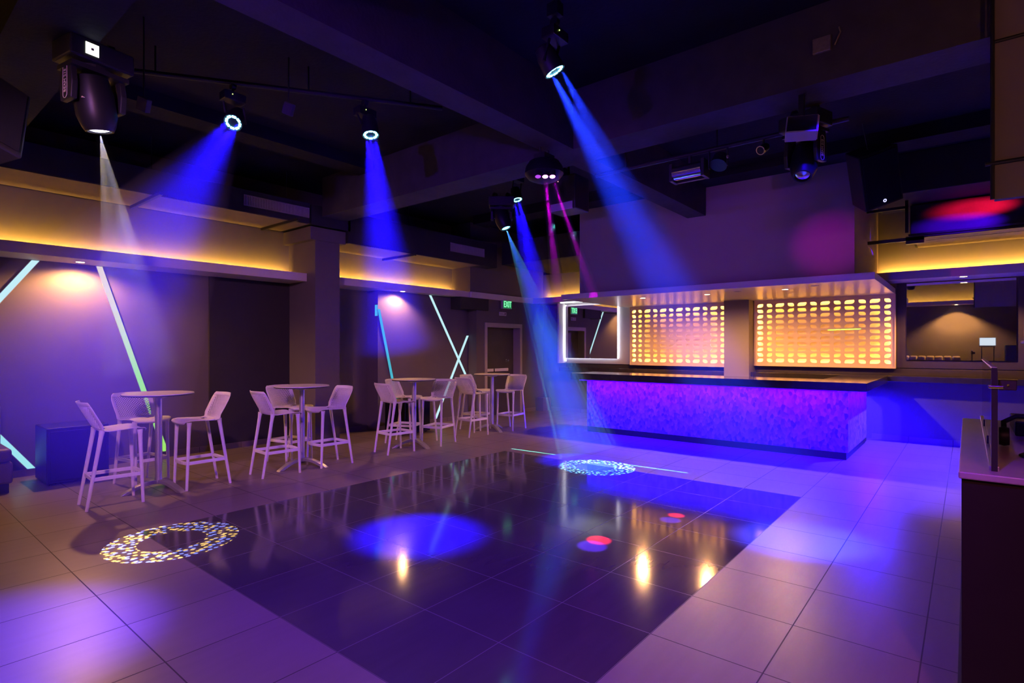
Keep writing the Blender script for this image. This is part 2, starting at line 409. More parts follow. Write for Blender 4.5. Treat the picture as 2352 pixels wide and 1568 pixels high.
# ------------------------------------------------------------------ wall led strips
def led_strip(label, p0, p1, w, m, face='y', depth=.02, pts=None):
    p0 = Vector(p0); p1 = Vector(p1); d = (p1-p0).normalized(); n = Vector((0,-1,0)); s = d.cross(n).normalized()
    t = thing('led_strip', label, 'light strip', p0, group='diagonal light strips on the left wall')
    def slab(mb, hw, f0, f1):
        def end(p, z):      # ends cut level
            k = (1/abs(d.z))
            return [Vector((p.x - hw*k, p.y, p.z)), Vector((p.x + hw*k, p.y, p.z))]
        a = end(p0,0); c = end(p1,0)
        q = [a[0],a[1],c[1],c[0]]
        vs = [v + n*f0 - p0 for v in q] + [v + n*f1 - p0 for v in q]
        return mb.add(vs, [(0,1,2,3),(7,6,5,4),(0,4,5,1),(1,5,6,2),(2,6,7,3),(3,7,4,0)])
    slab(MB(), w/2+.006, 0, depth*.6).build('channel', M['alu'], t)
    slab(MB(), w/2, depth*.6, depth).build('diffuser', m, t)
    return t
yw = YL - .001
led_strip('pale cyan light strip slanting down to the left edge of the photo', (1.575,yw,2.685), (.2,yw,.62), .062, M['led1'])
led_strip('yellow green light strip slanting down behind the nearest round table', (2.235,yw,2.685), (3.03,yw,.09), .062, M['led2'])
led_strip('short mint light strip meeting the floor beside the black subwoofer', (.95,yw,.92), (1.535,yw,.09), .062, M['led3'])
yv = 8.699
led_strip('turquoise light strip starting at the dark corner edge behind the third table', (6.56,yv,2.33), (7.10,yv,.09), .05, M['led4'])
led_strip('long pale light strip falling to the right, one half of the X', (7.872,yv,2.685), (9.0,yv,.87), .05, M['led1'])
led_strip('pale light strip rising to the right, other half of the X', (8.018,yv,.09), (8.99,yv,1.86), .05, M['led1'], depth=.026)
t = thing('led_end_piece', 'short turquoise light patch wrapping onto the side of the wall corner', 'light strip', (6.549,8.705,2.2))
MB().box(-.012,.002,.0,.002,.07,.21).build('diffuser', M['led4'], t)

# ------------------------------------------------------------------ downlights
def downlight(label, x, y, z, power=0, r=.045, lit=True, ang=110, tgt=None, grp='warm recessed downlights'):
    t = thing('downlight', label, 'downlight', (x,y,z), group=grp)
    MB().lathe([(r+.012,0),(r+.012,-.006),(r,-.006),(r,0)], 24, caps=False).build('trim_ring', M['white'], t, smooth=True)
    MB().lathe([(r,-.002),(r,-.004)], 24).build('lamp_lens', M['warm'] if lit else M['white'], t)
    if power: spot('lamp', (x,y,z-.03), tgt or (x,y,0), power, WARM, ang, .5, .035, t)
    return t
downlight('warm downlight in the left cove above the nearest table', 1.97, 8.76, 2.69, 120, ang=165)
downlight('warm downlight in the left cove between the column and the exit', 6.99, 8.50, 2.69, 75, ang=150, tgt=(6.75,8.62,1.0))
downlight('warm downlight in the cove above the right wall mirror', 11.0, .05, 2.69, 150, ang=130)
downlight('warm canopy downlight nearest the left mirror', 9.45, 4.637, 2.511, 120, ang=176)
downlight('warm canopy downlight just left of the bar column', 9.50, 3.461, 2.511, 120, ang=176)
downlight('warm canopy downlight above the right perforated screen', 9.45, 2.215, 2.511, 120, ang=176)
downlight('warm downlight reflected in the right wall mirror', XN+.35, .30, 3.05, 260, ang=120)
for (x, y) in ((9.33,2.9),(9.2,1.75)):
    MBo = downlight('unlit flush downlight in the bar canopy', x, y, 2.511, 0, lit=False, grp='unlit canopy downlights')
for x in (-.4,):
    downlight('warm downlight in the left cove over the sofa', x, 8.76, 2.69, 40, ang=160)

# cove light tape
def tape(label, x0,y0,x1,y1,z, power, normal, w=.02):
    t = thing('cove_light_tape', label, 'light strip', (x0,y0,z), group='amber light tapes hidden in the coves')
    dx, dy = x1-x0, y1-y0; L_ = math.hypot(dx,dy)
    MB().box(-.01 if dx==0 else 0, -.01 if dy==0 else 0, 0, dx+(.01 if dx==0 else 0), dy+(.01 if dy==0 else 0), .006).build('tape', M['warmstrip'], t)
    area('tape_light', ((x0+x1)/2,(y0+y1)/2,z+.012), normal, L_, w, power, AMBER, (dx,dy,0), 170, t)
    return t
tape('amber light tape in the long cove over the left wall', -1.4,8.92,4.88,8.92,2.79, 62, (0,1,.35))
tape('amber light tape in the cove right of the left column', 5.42,8.92,8.78,8.92,2.79, 36, (0,1,.35))
tape('amber light tape in the cove left of the bar canopy', 11.42,6.1,11.42,8.3,2.79, 22, (1,0,.35))
tape('amber light tape in the cove above the wall mirror', 11.42,-2.9,11.42,1.18,2.79, 62, (1,0,.35))
tape('amber light tape in the cove behind the photographer', XN+.12,-2.9,XN+.12,8.9,3.101, 90, (-.35,0,1))

# ------------------------------------------------------------------ ducts
def grille(parent, x0, x1, y, z0, z1, n, name='grille'):
    b = MB().box(x0,y-.012,z0,x1,y,z0+.012).box(x0,y-.012,z1-.012,x1,y,z1)
    for i in range(n+1):
        x = x0 + (x1-x0)*i/n; b.box(x-.006,y-.012,z0,x+.006,y-.001,z1)
    for k in range(1,7):
        z = z0+(z1-z0)*k/7; b.box(x0,y-.006,z-.002,x1,y-.003,z+.002)
    return b.build(name, M['grille'], parent)
Y1 = 8.12
t = thing('air_duct', 'long black air duct with pale grille hung over the left wall cove', 'duct', (0,0,3.57))
def duct_body(t, x0,y0,z0,x1,y1,z1, under=.004):
    MB().box(x0,y0,0,x1,y1,z1-z0).build('casing', M['duct'], t, bevel=.01)
    MB().box(x0+.02,y0+.01,-under-.002,x1-.02,y1-.01,-.002).build('underside_board', M['ductb'], t)
duct_body(t, XN,Y1,3.57,4.80,9.01,3.90)
grille(t, 3.75,4.77,Y1,.09,.25,42)
for x in (.4, 2.6, 4.45):
    MB().tube([(x,Y1+.1,.33),(x,Y1+.1,.775)], .005, 6).build('hanger_rod', M['black'], t)
    MB().box(x-.02,Y1-.25,-.045,x+.02,9.0,-.006).build('support_channel', M['black'], t)
t = thing('air_duct', 'black air duct with pale grille between the left column and the exit corner', 'duct', (0,0,3.37))
MB().box(4.82,Y1,.20,5.55,9.01,.52).box(5.50,Y1,0,9.35,9.01-.58,.52).box(5.50,8.40,0,8.82,9.01,.52).build('casing', M['duct'], t)
MB().box(5.52,Y1+.01,-.006,8.80,9.0,-.002).build('underside_board', M['ductb'], t)
grille(t, 7.91,8.92,Y1,.18,.36,40)
for x in (6.9,):
    MB().tube([(x,Y1+.1,.52),(x,Y1+.1,.97)], .005, 6).build('hanger_rod', M['black'], t)
    MB().box(x-.02,Y1-.10,-.05,x+.02,9.0,-.008).build('support_channel', M['black'], t)
t = thing('air_duct', 'black duct crossing above the back cove left of the canopy', 'duct', (0,0,3.45))
MB().box(9.5,5.72,0,XB-.02,8.11,.5).build('casing', M['duct'], t, bevel=.01)
for y in (6.2,7.6): MB().tube([(10.2,y,.5),(10.2,y,.899)], .006, 6).build('hanger_rod', M['black'], t)
t = thing('air_duct', 'black duct with cream underside above the right mirror, lit red and blue', 'duct', (0,0,3.27))
MB().box(10.40,-2.9,0,11.52,.68,.49).build('casing', M['duct'], t, bevel=.01)
MB().box(10.42,-2.88,-.008,11.5,.64,-.002).build('underside_board', M['ductb'], t)
MB().box(10.44,-2.0,-.012,11.40,-1.97,-.008).box(10.75,-2.6,-.012,10.77,.5,-.008).build('seam', M['black'], t)
MB().box(10.36,-2.9,.02,10.40,.7,.05).box(10.36,-2.9,-.02,10.41,.7,.0).build('edge_rail', M['black'], t)
MB().box(10.2,.50,-.075,10.26,1.25,-.025).box(10.2,.5,-.12,10.3,.72,-.01).build('support_channel', M['black'], t)
t = thing('air_duct', 'tall black box added to stand for the dark void at upper right', 'duct', (0,0,3.78))  # no duct here: black box added where there is only unlit void
MB().box(9.6,-.42,0,10.9,1.1,ZC-3.78-.002).build('casing', M['duct'], t, bevel=.01)
MB().tube([(9.55,-.36,0),(9.55,-.36,.55)], .012, 8).build('conduit', M['alu'], t)

# ------------------------------------------------------------------ bar
t = thing('bar_counter', 'bar counter with violet lit mosaic front and dark stone top', 'bar counter', (0,0,0))
MB().box(9.10,1.37,.10,9.16,5.62,1.0).build('front_panel', M['mosaic'], t)
MB().box(9.16,1.31,.10,10.95,1.37,1.0).box(9.10,1.31,.10,9.16,1.37,1.0).build('end_panel', M['mosaic'], t)
MB().box(9.17,1.38,0,9.30,5.60,1.0).box(9.30,1.38,0,11.15,1.60,1.0).box(9.17,5.5,0,9.6,5.6,1.0).build('carcass', M['wood'], t)
MB().box(9.08,1.33,0,9.17,5.60,.10).box(9.17,1.33,0,10.95,1.38,.10).build('kick_plate', M['black'], t)
MB().box(10.95,1.34,0,11.19,1.38,1.0).build('end_post', M['wood'], t)
pl = [(8.66,1.037),(11.19,1.037),(11.19,1.69),(9.48,1.69),(9.48,5.71),(8.66,5.71)]
MB().prism(pl, 1.005, 1.12).build('countertop', M['stone'], t, bevel=.006)
MB().box(8.80,1.4,.985,8.83,5.6,1.004).build('light_tape', M['bluestrip'], t)
area('tape_light', (8.86,3.5,.98), (.5,0,-1), 4.2,.03, 420, (.014,0,1), (0,1,0), 170, t)
area('tape_light', (10.0,1.14,.98), (.0,.15,-1), 2.0,.03, 340, (.009,0,1), (1,0,0), 170, t)
t = thing('back_counter', 'dark stone counter along the back wall under the mirrors', 'counter', (0,0,0))
MB().box(11.2,YR+.05,1.025,XB-.02,3.238,1.12).box(11.2,3.712,1.025,XB-.02,7.72,1.12).build('countertop', M['stone'], t, bevel=.005)
MB().box(XB-.045,YR+.05,1.12,XB-.02,3.23,1.235).box(XB-.045,3.72,1.12,XB-.02,7.72,1.195).build('backsplash', M['wood'], t, bevel=.003)
# ------------------------------------------------------------------ perforated back-lit screens
def leaf(w, h, flip, n=6):
    """oblong hole with two opposite corners fully rounded"""
    big, sm = h*.62, h*.14
    rad = [(big*1.15,big),(sm,sm),(big*1.15,big),(sm,sm)]
    if flip: rad = rad[1:]+rad[:1]
    cs = [(w/2,h/2),(-w/2,h/2),(-w/2,-h/2),(w/2,-h/2)]
    out = []
    for k,(cx,cy) in enumerate(cs):
        rx, ry = rad[k]; rx = min(rx, w*.7)
        ox = cx - math.copysign(rx,cx); oy = cy - math.copysign(ry,cy)
        for i in range(n+1):
            a = k*PI/2 + i*PI/2/n
            out.append((ox+rx*math.cos(a), oy+ry*math.sin(a)))
    return out
def perforated(label, y0, y1, z0, z1, cols, mirror_cols, power):
    """y1 is the photo's left end; cols = list of (gap_before, hole_width)"""
    t = thing('perforated_screen', label, 'screen', (11.40,y1,z0), group='back-lit perforated screens')
    W = y1-y0; H = z1-z0
    tot = sum(a+c for a,c in cols) + .05; k = W/tot
    rows = 11; mb_ = .045; ph = (H-2*mb_)/rows; hh = ph*.62
    xs = [0]; cells = []; x = 0
    for i,(g,wd) in enumerate(cols):
        a = x+g*k; c = a+wd*k; cells.append((a,c)); x = c
    bounds = [0]+[(cells[i][1]+cells[i+1][0])/2 for i in range(len(cells)-1)]+[W]
    zb = [0]+[mb_+ph*j for j in range(1,rows)]+[H]
    b = MB(); th = .018
    for i,(a,c) in enumerate(cells):
        for j in range(rows):
            cz = mb_+ph*(j+.5); cx = (a+c)/2
            hole = [(cx+px, cz+pz) for px,pz in leaf(c-a, hh, (i+j)%2==0)]
            u0,u1,v0,v1 = bounds[i],bounds[i+1],zb[j],zb[j+1]
            n = len(hole); outer = []
            for px,pz in hole:
                dx, dz = px-cx, pz-cz
                s = min(((u1-cx)/dx if dx>1e-9 else ((u0-cx)/dx if dx<-1e-9 else 1e9)), ((v1-cz)/dz if dz>1e-9 else ((v0-cz)/dz if dz<-1e-9 else 1e9)))
                outer.append((cx+dx*s, cz+dz*s))
            vs=[]; fs=[]
            for ring in (outer, hole):
                for d_ in (0, th):
                    vs += [(d_, -p, q) for p,q in ring]
            # 0 outer front, 1 outer back, 2 hole front, 3 hole back
            for q in range(n):
                r_ = (q+1)%n
                fs += [(q, r_, 2*n+r_, 2*n+q), (n+q, 3*n+q, 3*n+r_, n+r_), (2*n+q, 2*n+r_, 3*n+r_, 3*n+q)]
            # corner fillers between consecutive outer points on different sides
            for q in range(n):
                r_ = (q+1)%n; p, s_ = outer[q], outer[r_]
                if abs(p[0]-s_[0])>1e-6 and abs(p[1]-s_[1])>1e-6:
                    cxn = p[0] if abs(p[0]-u0)<1e-6 or abs(p[0]-u1)<1e-6 else s_[0]
                    czn = p[1] if abs(p[1]-v0)<1e-6 or abs(p[1]-v1)<1e-6 else s_[1]
                    base = len(vs); vs += [(0,-cxn,czn),(th,-cxn,czn)]
                    fs += [(q, base, r_), (n+q, n+r_, base+1)]
            b.add(vs, fs)
    b.build('screen_board', M['screen'], t)
    e = MB()
    e.box(-.012,0,-.012,.13,.012,H+.012).box(-.012,-W-.012,-.012,.13,-W,H+.012).box(-.012,-W,-.012,.13,0,0).box(-.012,-W,H,.13,0,H+.012)
    e.build('edge_frame', M['screen'], t)
    MB().box(.115,-W,0,.128,0,H).build('back_board', M['back'], t)
    cw = (1,.56,.15)
    for (yy,zz,dr_,L_,al) in ((-W/2,.012,(.25,0,1),W,(0,1,0)),(-W/2,H-.012,(.25,0,-1),W,(0,1,0)),(-.012,H/2,(.25,-1,0),H,(0,0,1)),(-W+.012,H/2,(.25,1,0),H,(0,0,1))):
        area('screen_light', (11.40+.066, y1+yy, z0+zz), dr_, L_*.96, .03, power*L_, cw, al, 180, t)
    st = MB().box(.05,-W+.01,.001,.08,-.01,.006).box(.05,-W+.01,H-.006,.08,-.01,H-.001).box(.05,-.008,.02,.08,-.002,H-.02).box(.05,-W+.002,.02,.08,-W+.008,H-.02).build('light_tape', M['warmstrip'], t)
    return t
prs = [(.06,.13),(.06,.095)]
cols2 = [(.045,.10),(.065,.09)] + [(.058,.14),(.062,.10)]*4 + [(.058,.14),(.06,.085)]
perforated('right-hand back-lit perforated screen beside the wall mirror', .96, 3.22, 1.25, 2.50, cols2, 0, 3.0)
cols1 = [(.035,.085),(.055,.075)] + [(.058,.125),(.06,.085)]*5
perforated('left-hand back-lit perforated screen beside the halo mirror', 3.73, 5.90, 1.21, 2.50, cols1, 0, 2.8)
# halo mirror
t = thing('halo_mirror', 'square wall mirror with white halo light left of the perforated screens', 'mirror', (XB-.02,0,0))
MB().box(-.03,5.93,1.21,0,7.72,2.68).build('back_board', M['grille'], t)
MB().box(-.10,6.255,1.335,-.085,7.68,2.61).build('mirror_pane', M['mirror'], t)
MB().box(-.085,6.30,1.38,-.03,7.63,2.56).build('spacer', M['white'], t)
MB().box(-.30,7.74,1.21,0,7.78,2.68).build('side_fin', M['white'], t)
MB().box(-.05,7.70,1.25,-.035,7.73,2.65).box(-.05,6.3,1.36,-.04,7.6,1.37).build('light_tape', M['coolstrip'], t)
cw = (.93,.95,1)
area('halo_light', (XB-.066,6.28,1.97), (.5,-1,0), 1.25,.02, 1.7, cw, (0,0,1), 170, t)
area('halo_light', (XB-.066,7.655,1.97), (.5,1,0), 1.25,.02, 1.7, cw, (0,0,1), 170, t)
area('halo_light', (XB-.066,6.97,1.36), (.5,0,-1), 1.35,.02, 1.5, cw, (0,1,0), 170, t)
area('halo_light', (XB-.066,6.97,2.585), (.5,0,1), 1.35,.02, 1.2, cw, (0,1,0), 170, t)
MB().box(-.45,6.5,2.66,-.37,7.6,2.688).build('ceiling_tube', M['coolstrip'], t)
# wall mirror
t = thing('wall_mirror', 'wide frameless wall mirror above the counter at far right', 'mirror', (XB-.02,0,0))
MB().box(-.02,-.578,1.385,-.005,.80,2.672).build('mirror_pane', M['mirror'], t)
MB().box(-.005,-.56,1.40,0,.78,2.66).build('backing', M['black'], t)
struct('trim_8', MB().box(XB-.03,.80,1.25,XB,.94,2.69).box(XB-.03,-.72,1.25,XB,-.60,2.69).box(XB-.03,-.6,1.25,XB,.8,1.37), M['wood'])
# seating seen in that mirror
for i in range(8):
    y = .30+i*.235
    t = thing('bench_cushion', 'cream cushion in the bench row reflected in the wall mirror', 'cushion', (XN+.35,y,1.0), group='bench cushions seen in the mirror')
    MB().box(-.12,-.11,0,.12,.11,.30).build('cushion', M['pad'], t, bevel=.05, smooth=True, seg=4)
tag(MB().box(XN+.003,.1,0,XN+.7,2.4,1.0).build('bench', M['wood'], bevel=.01), 'dark bench plinth along the wall behind the photographer', 'bench')
# ------------------------------------------------------------------ bar stools
def make_stool():
    t = thing('bar_stool', 'x', 'bar stool')
    prof = [(.228,.725),(.232,.742),(.215,.757),(.16,.764),(.06,.760),(-.04,.753),(-.10,.750),(-.145,.760),(-.178,.790),(-.212,.85),(-.248,.92),(-.283,.99),(-.308,1.04),(-.318,1.060)]
    hw =   [.17,.19,.205,.213,.216,.216,.214,.212,.214,.22,.226,.228,.215,.19]
    # arc-length parametrisation
    ds = [0]
    for a,c in zip(prof, prof[1:]): ds.append(ds[-1]+math.hypot(a[0]-c[0],a[1]-c[1]))
    T = ds[-1]
    def P(s_, tt):
        d_ = max(0,min(T,tt)); i = 0
        while i < len(ds)-2 and ds[i+1] < d_: i += 1
        k = (d_-ds[i])/(ds[i+1]-ds[i])
        x = prof[i][0]*(1-k)+prof[i+1][0]*k; z = prof[i][1]*(1-k)+prof[i+1][1]*k; w_ = hw[i]*(1-k)+hw[i+1]*k
        bk = max(0,min(1,(tt-.36)/.14)); bk = bk*bk*(3-2*bk)
        return (x + .055*s_*s_*bk, s_*w_, z + (1-bk)*.014*s_*s_ - (.0 if bk<1 else 0))
    def patch(b, s0,s1,t0,t1,ns,nt_, skip=None):
        vs=[]; fs=[]
        for i in range(ns+1):
            for j in range(nt_+1): vs.append(P(s0+(s1-s0)*i/ns, t0+(t1-t0)*j/nt_))
        for i in range(ns):
            for j in range(nt_):
                if skip and skip(s0+(s1-s0)*(i+.5)/ns, t0+(t1-t0)*(j+.5)/nt_): continue
                a = i*(nt_+1)+j; fs.append((a,a+1,a+nt_+2,a+nt_+1))
        b.add(vs,fs)
    def lattice(b, s0,s1,t0,t1, ds_, dt_):
        i0 = int((t1-t0)/dt_)+4; n_ = int(2*(s1-s0)/ds_)+6
        for i in range(-n_, n_):
            for j in range(-n_, n_):
                cs = ((i+j)*ds_/2, (i-j)*dt_/2 + (t0+t1)/2)
                if not (s0 <= cs[0] <= s1 and t0 <= cs[1] <= t1): continue
                o_ = [(cs[0]+ds_/2,cs[1]),(cs[0],cs[1]+dt_/2),(cs[0]-ds_/2,cs[1]),(cs[0],cs[1]-dt_/2)]
                k = .73
                h_ = [(cs[0]+(p-cs[0])*k, cs[1]+(q-cs[1])*k) for p,q in o_]
                vs = [P(*p) for p in o_]+[P(*p) for p in h_]
                b.add(vs, [(q,(q+1)%4,4+(q+1)%4,4+q) for q in range(4)])
    # seat: solid rim, solid rear bridge with two side slots, lattice in the middle
    tj = .40
    b = MB(); e = .80
    patch(b,-1,1,0,.05,16,3); patch(b,-1,-e,.05,tj,3,14); patch(b,e,1,.05,tj,3,14)
    patch(b,-e,e,.30,tj,16,6, lambda s_,q: abs(s_)>.42 and .315<q<.385)
    lattice(b,-e-.03,e+.03,.045,.302,.118,.031)
    b.build('seat', M['stool'], t, solid=.007, smooth=True)
    b = MB()
    patch(b,-1,1,T-.045,T,16,3); patch(b,-1,-e,tj,T-.045,3,14); patch(b,e,1,tj,T-.045,3,14); patch(b,-e,e,tj,tj+.02,12,2)
    lattice(b,-e-.03,e+.03,tj+.015,T-.04,.118,.031)
    b.build('backrest', M['stool'], t, solid=.007, smooth=True)
    legs = [((.178,.176,.757),(.205,.180,0)),((.178,-.176,.757),(.205,-.180,0)),((-.142,.176,.775),(-.268,.180,0)),((-.142,-.176,.775),(-.268,-.180,0))]
    for p,q in legs:
        p = Vector(p); q = Vector(q)
        pts = [q+(p-q)*k for k in (0,.4,.75,.93,1)]
        MB().tube(pts,[.0145,.017,.0185,.021,.027],12).build('leg', M['stool'], t, smooth=True)
    def at(leg,z):
        p,q = Vector(leg[0]),Vector(leg[1]); k = z/p.z; return q+(p-q)*k
    z = .30; c = [at(l,z) for l in legs]
    b = MB()
    def bar(a,c_,h=.038,w=.013):
        d_ = (c_-a); L_ = d_.length; mm = Matrix.Translation(a) @ d_.to_track_quat('X','Z').to_matrix().to_4x4()
        b.box(0,-w/2,-h/2,L_,w/2,h/2,mm)
    bar(c[0],c[2]); bar(c[1],c[3]); bar(c[2],c[3])
    pts = [c[0]+(c[1]-c[0])*k+Vector((.022*math.sin(PI*k),0,0)) for k in [i/8 for i in range(9)]]
    for a,c_ in zip(pts,pts[1:]): bar(a,c_)
    b.build('footrest', M['stool'], t, bevel=.004)
    return t
proto = make_stool()
stools = [
 (1.79,6.79,-3,'white resin bar stool left of the nearest table, beside the subwoofer'),
 (2.28,7.53,-80,'white resin bar stool behind the nearest table, in front of the green light strip'),
 (2.70,6.90,180,'white resin bar stool on the right of the nearest table'),
 (3.53,6.78,-3,'white resin bar stool on the left of the table before the dark column'),
 (4.06,7.40,-76,'white resin bar stool behind the table before the dark column'),
 (4.29,6.77,179,'white resin bar stool on the right of the table before the dark column'),
 (5.43,6.79,-5,'white resin bar stool on the near left of the third table from the left'),
 (6.07,7.36,-68,'white resin bar stool at the back left of the third table, by the turquoise strip'),
 (6.35,6.80,196,'white resin bar stool on the right of the third table, before the X of light'),
 (7.33,6.97,-3,'white resin bar stool on the near left of the farthest table'),
 (7.95,7.46,-80,'white resin bar stool behind the farthest table, beside the exit door wall'),
 (8.37,6.90,187,'white resin bar stool on the right of the farthest table, before the door'),
]
for i,(x,y,a,lb) in enumerate(stools):
    o = proto if i == 0 else copy_tree(proto)
    o.location = (x+.025*math.cos(R(a)),y+.025*math.sin(R(a)),0); o.rotation_euler = (0,0,R(a)); tag(o, lb, 'bar stool', 'white bar stools at the round tables')
# tables
def make_table():
    t = thing('bar_table', 'x', 'bar table')
    tt = MB().lathe([(.33,1.064),(.348,1.068),(.35,1.078),(.346,1.088),(.0,1.088)],48,caps=False).lathe([(.0,1.064),(.33,1.064)],48,caps=False).build('tabletop', M['ttop'], t, smooth=True)
    MB().lathe([(.3495,1.066),(.352,1.07),(.352,1.076),(.3495,1.08)],48,caps=False).build('edge_band', M['tedge'], tt, smooth=True)
    MB().lathe([(.042,.10),(.036,.16),(.036,1.03),(.10,1.045),(.12,1.064)],24).build('pedestal', M['alu'], t, smooth=True)
    for a in (R(172),R(288),R(48)):
        b = MB(); d_ = Vector((math.cos(a),math.sin(a),0)); n_ = Vector((-d_.y,d_.x,0))
        prof = [(.0,.115,.03),(.06,.122,.032),(.14,.11,.034),(.22,.08,.036),(.30,.04,.037),(.345,.012,.036),(.36,.0,.034)]
        vs=[]; fs=[]
        for r_,z_,w_ in prof:
            for s_,dz in ((-1,0),(1,0),(1,-.042),(-1,-.042)):
                vs.append(d_*r_ + n_*(s_*w_) + Vector((0,0,max(0,z_+dz))))
        for i in range(len(prof)-1):
            for q in range(4): fs.append((i*4+q,i*4+(q+1)%4,(i+1)*4+(q+1)%4,(i+1)*4+q))
        fs += [(3,2,1,0),tuple(len(vs)-4+q for q in range(4))]
        b.add(vs,fs); b.build('base_foot', M['alu'], t, bevel=.006)
    return t
tb = make_table()
for i,(x,y,a,lb) in enumerate(((2.287,7.01,4,'round white bar table nearest the camera, in front of the green strip'),(3.952,6.89,14,'round white bar table in front of the dark wall column'),
      (5.915,6.91,-18,'round white bar table third from left, its shadow touching the dance floor'),(8.02,7.09,-38,'round white bar table farthest away, in front of the exit door'))):
    o = tb if i == 0 else copy_tree(tb)
    o.location = (x,y,0); o.rotation_euler = (0,0,R(a)); tag(o, lb, 'bar table', 'round bar tables along the left wall')

# ------------------------------------------------------------------ floor-standing boxes, sofa
def badge(parent, loc, nrm, r=.018):
    Mx = frame_mat(loc, nrm); b = MB(); prof = [(r*.5,0),(r,0),(r,.004),(r*.5,.004)]
    b.lathe(prof+[prof[0]],20,Mx,caps=False); return b.build('badge', M['ring'], parent)
def subwoofer(label, x0,y0,w,d_,h):
    t = thing('subwoofer', label, 'subwoofer', (x0,y0,0), group='black subwoofers along the left wall')
    MB().box(0,.02,.02,w,d_,h).build('cabinet', M['blackg'], t, bevel=.012)
    fg = MB().box(.03,0,.05,w-.03,.02,h-.04).build('front_grille', M['cloth'], t, bevel=.006)
    for x in (.06,w-.06):
        for y in (.08,d_-.08): MB().lathe([(.025,0),(.025,.02)],12,Matrix.Translation((x,y,0))).build('foot', M['black'], t)
    badge(fg,(w*.60,-.001,.10),(0,-1,0))
subwoofer('black subwoofer beside the nearest left bar stool', 1.52,8.13,.60,.60,.665)
subwoofer('black subwoofer on the floor behind the third table', 6.56,7.90,.62,.60,.615)
t = thing('sofa', 'brown leather sofa cut off at the left edge of the photo', 'sofa', (-.9,8.12,0))
MB().box(0,.04,.0,2.10,.88,.10).build('plinth', M['black'], t)
MB().box(0,.0,.10,2.13,.86,.34).build('base', M['leather'], t, bevel=.03, smooth=True, seg=3)
for k in range(3): MB().box(.01+k*.71,-.02,.34,.70+k*.71,.66,.49).build('seat_cushion', M['leather'], t, bevel=.04, smooth=True, seg=3)
for k in range(3): MB().box(.01+k*.71,.64,.34,.70+k*.71,.88,.94).build('back_cushion', M['leather'], t, bevel=.05, smooth=True, seg=3)

# ------------------------------------------------------------------ dj booth
M['booth'] = mat('near_black_laminate', (.014,.010,.008), .6, noise=.2, nscale=6, spec=.2)
t = thing('dj_booth', 'dark dj booth with pale stone top at right foreground', 'dj booth', (2.95,0,0))
MB().box(.0,-2.4,.10,2.19,.02,1.06).build('body', M['booth'], t, bevel=.004)
MB().box(.02,-2.38,0,2.17,.035,.10).build('kick_plate', M['black'], t)
MB().box(-.02,-2.42,1.06,2.21,.03,1.09).build('countertop', M['pale'], t, bevel=.006)
t = thing('glass_partition', 'clear glass partition standing on the dj booth top', 'glass partition', (3.03,-.085,1.09))
MB().box(0,-.006,.015,2.15,.006,.42).build('glass_pane', M['glassy'], t)
MB().box(-.014,-.010,.0,.004,.010,.425).build('end_post', M['black'], t)
MB().box(0,-.016,0,2.2,.016,.018).build('floor_channel', M['alu'], t, bevel=.002)
MB().box(0,-.008,.42,2.15,.008,.428).build('top_rail', M['alu'], t)
MB().box(-.02,-.03,.34,.03,.02,.352).build('glass_clamp', M['chrome'], t, bevel=.003)
for x in (.7,1.5): MB().box(x,-.010,.018,x+.012,.010,.06).build('glass_clamp', M['black'], t, bevel=.003)
t = thing('power_socket', 'small bronze socket box clipped to the glass above the dj booth', 'socket box', (3.10,-.10,1.42))
MB().box(0,-.058,0,.03,0,.045).build('box', M['wood'], t, bevel=.004)
MB().box(-.003,-.06,.043,.0,.01,.048).box(-.004,-.034,.018,.0,-.026,.026).build('clip', M['chrome'], t)
t = thing('dj_mixer', 'black dj mixer with small knobs on the booth top', 'dj mixer', (4.30,-.45,1.09))
mc = MB().box(0,-.36,0,.52,.24,.085).build('case', M['blackg'], t, bevel=.008)
for i in range(4):
    for j in range(5): MB().lathe([(.011,0),(.009,.02)],10,Matrix.Translation((.05+j*.07,.16-i*.12,.085))).build('knob', M['letter'], mc)
t = thing('headphones', 'black headphones lying beside the dj mixer', 'headphones', (3.82,-.235,1.09))
MB().tube([(.0,-.09,.05),(.05,-.09,.12),(.09,-.03,.15),(.09,.04,.15),(.05,.09,.12),(.0,.09,.05)],.012,10).build('headband', M['black'], t, smooth=True)
for y in (-.09,.09): MB().lathe([(.045,-.02),(.05,0),(.045,.02)],16,frame_mat((0,y,.052),(0,1,0))).build('ear_cup', M['black'], t, smooth=True)
t = tag(MB().tube([(3.72,-.25,1.098),(3.6,-.22,1.098),(3.5,-.19,1.098),(3.42,-.21,1.098),(3.36,-.30,1.098),(3.3,-.6,1.098)],.007,8).build('audio_cable', M['black'], smooth=True), 'black cable curling over the dj booth top', 'cable')
t = thing('laptop', 'open laptop on a stand, its lit screen seen in the wall mirror', 'laptop', (4.0,-.40,1.62))
MB().box(0,-.17,0,.24,.17,.016).build('keyboard_base', M['grille'], t, bevel=.004)
Ml = Matrix.Translation((.0,0,.016)) @ Matrix.Rotation(R(-14),4,'Y')
lid = MB().box(-.008,-.17,0,0,.17,.225,Ml).build('lid', M['grille'], t)
sc = MB().box(0,-.158,.012,.002,.158,.215,Ml).build('screen', M['lcd'], lid)
t = thing('laptop_stand', 'black laptop stand on the dj booth', 'stand', (4.12,-.40,1.09))
MB().box(-.15,-.14,0,.12,.14,.012).box(-.12,-.14,.518,.14,.14,.53).build('plate', M['black'], t)
for y in (-.12,.12): MB().tube([(-.1,y,.012),(.08,y,.518)],.008,8).build('stand_leg', M['black'], t)
t = thing('monitor_speaker', 'black monitor speaker cut off at the right edge', 'speaker', (4.84,-.72,1.09))
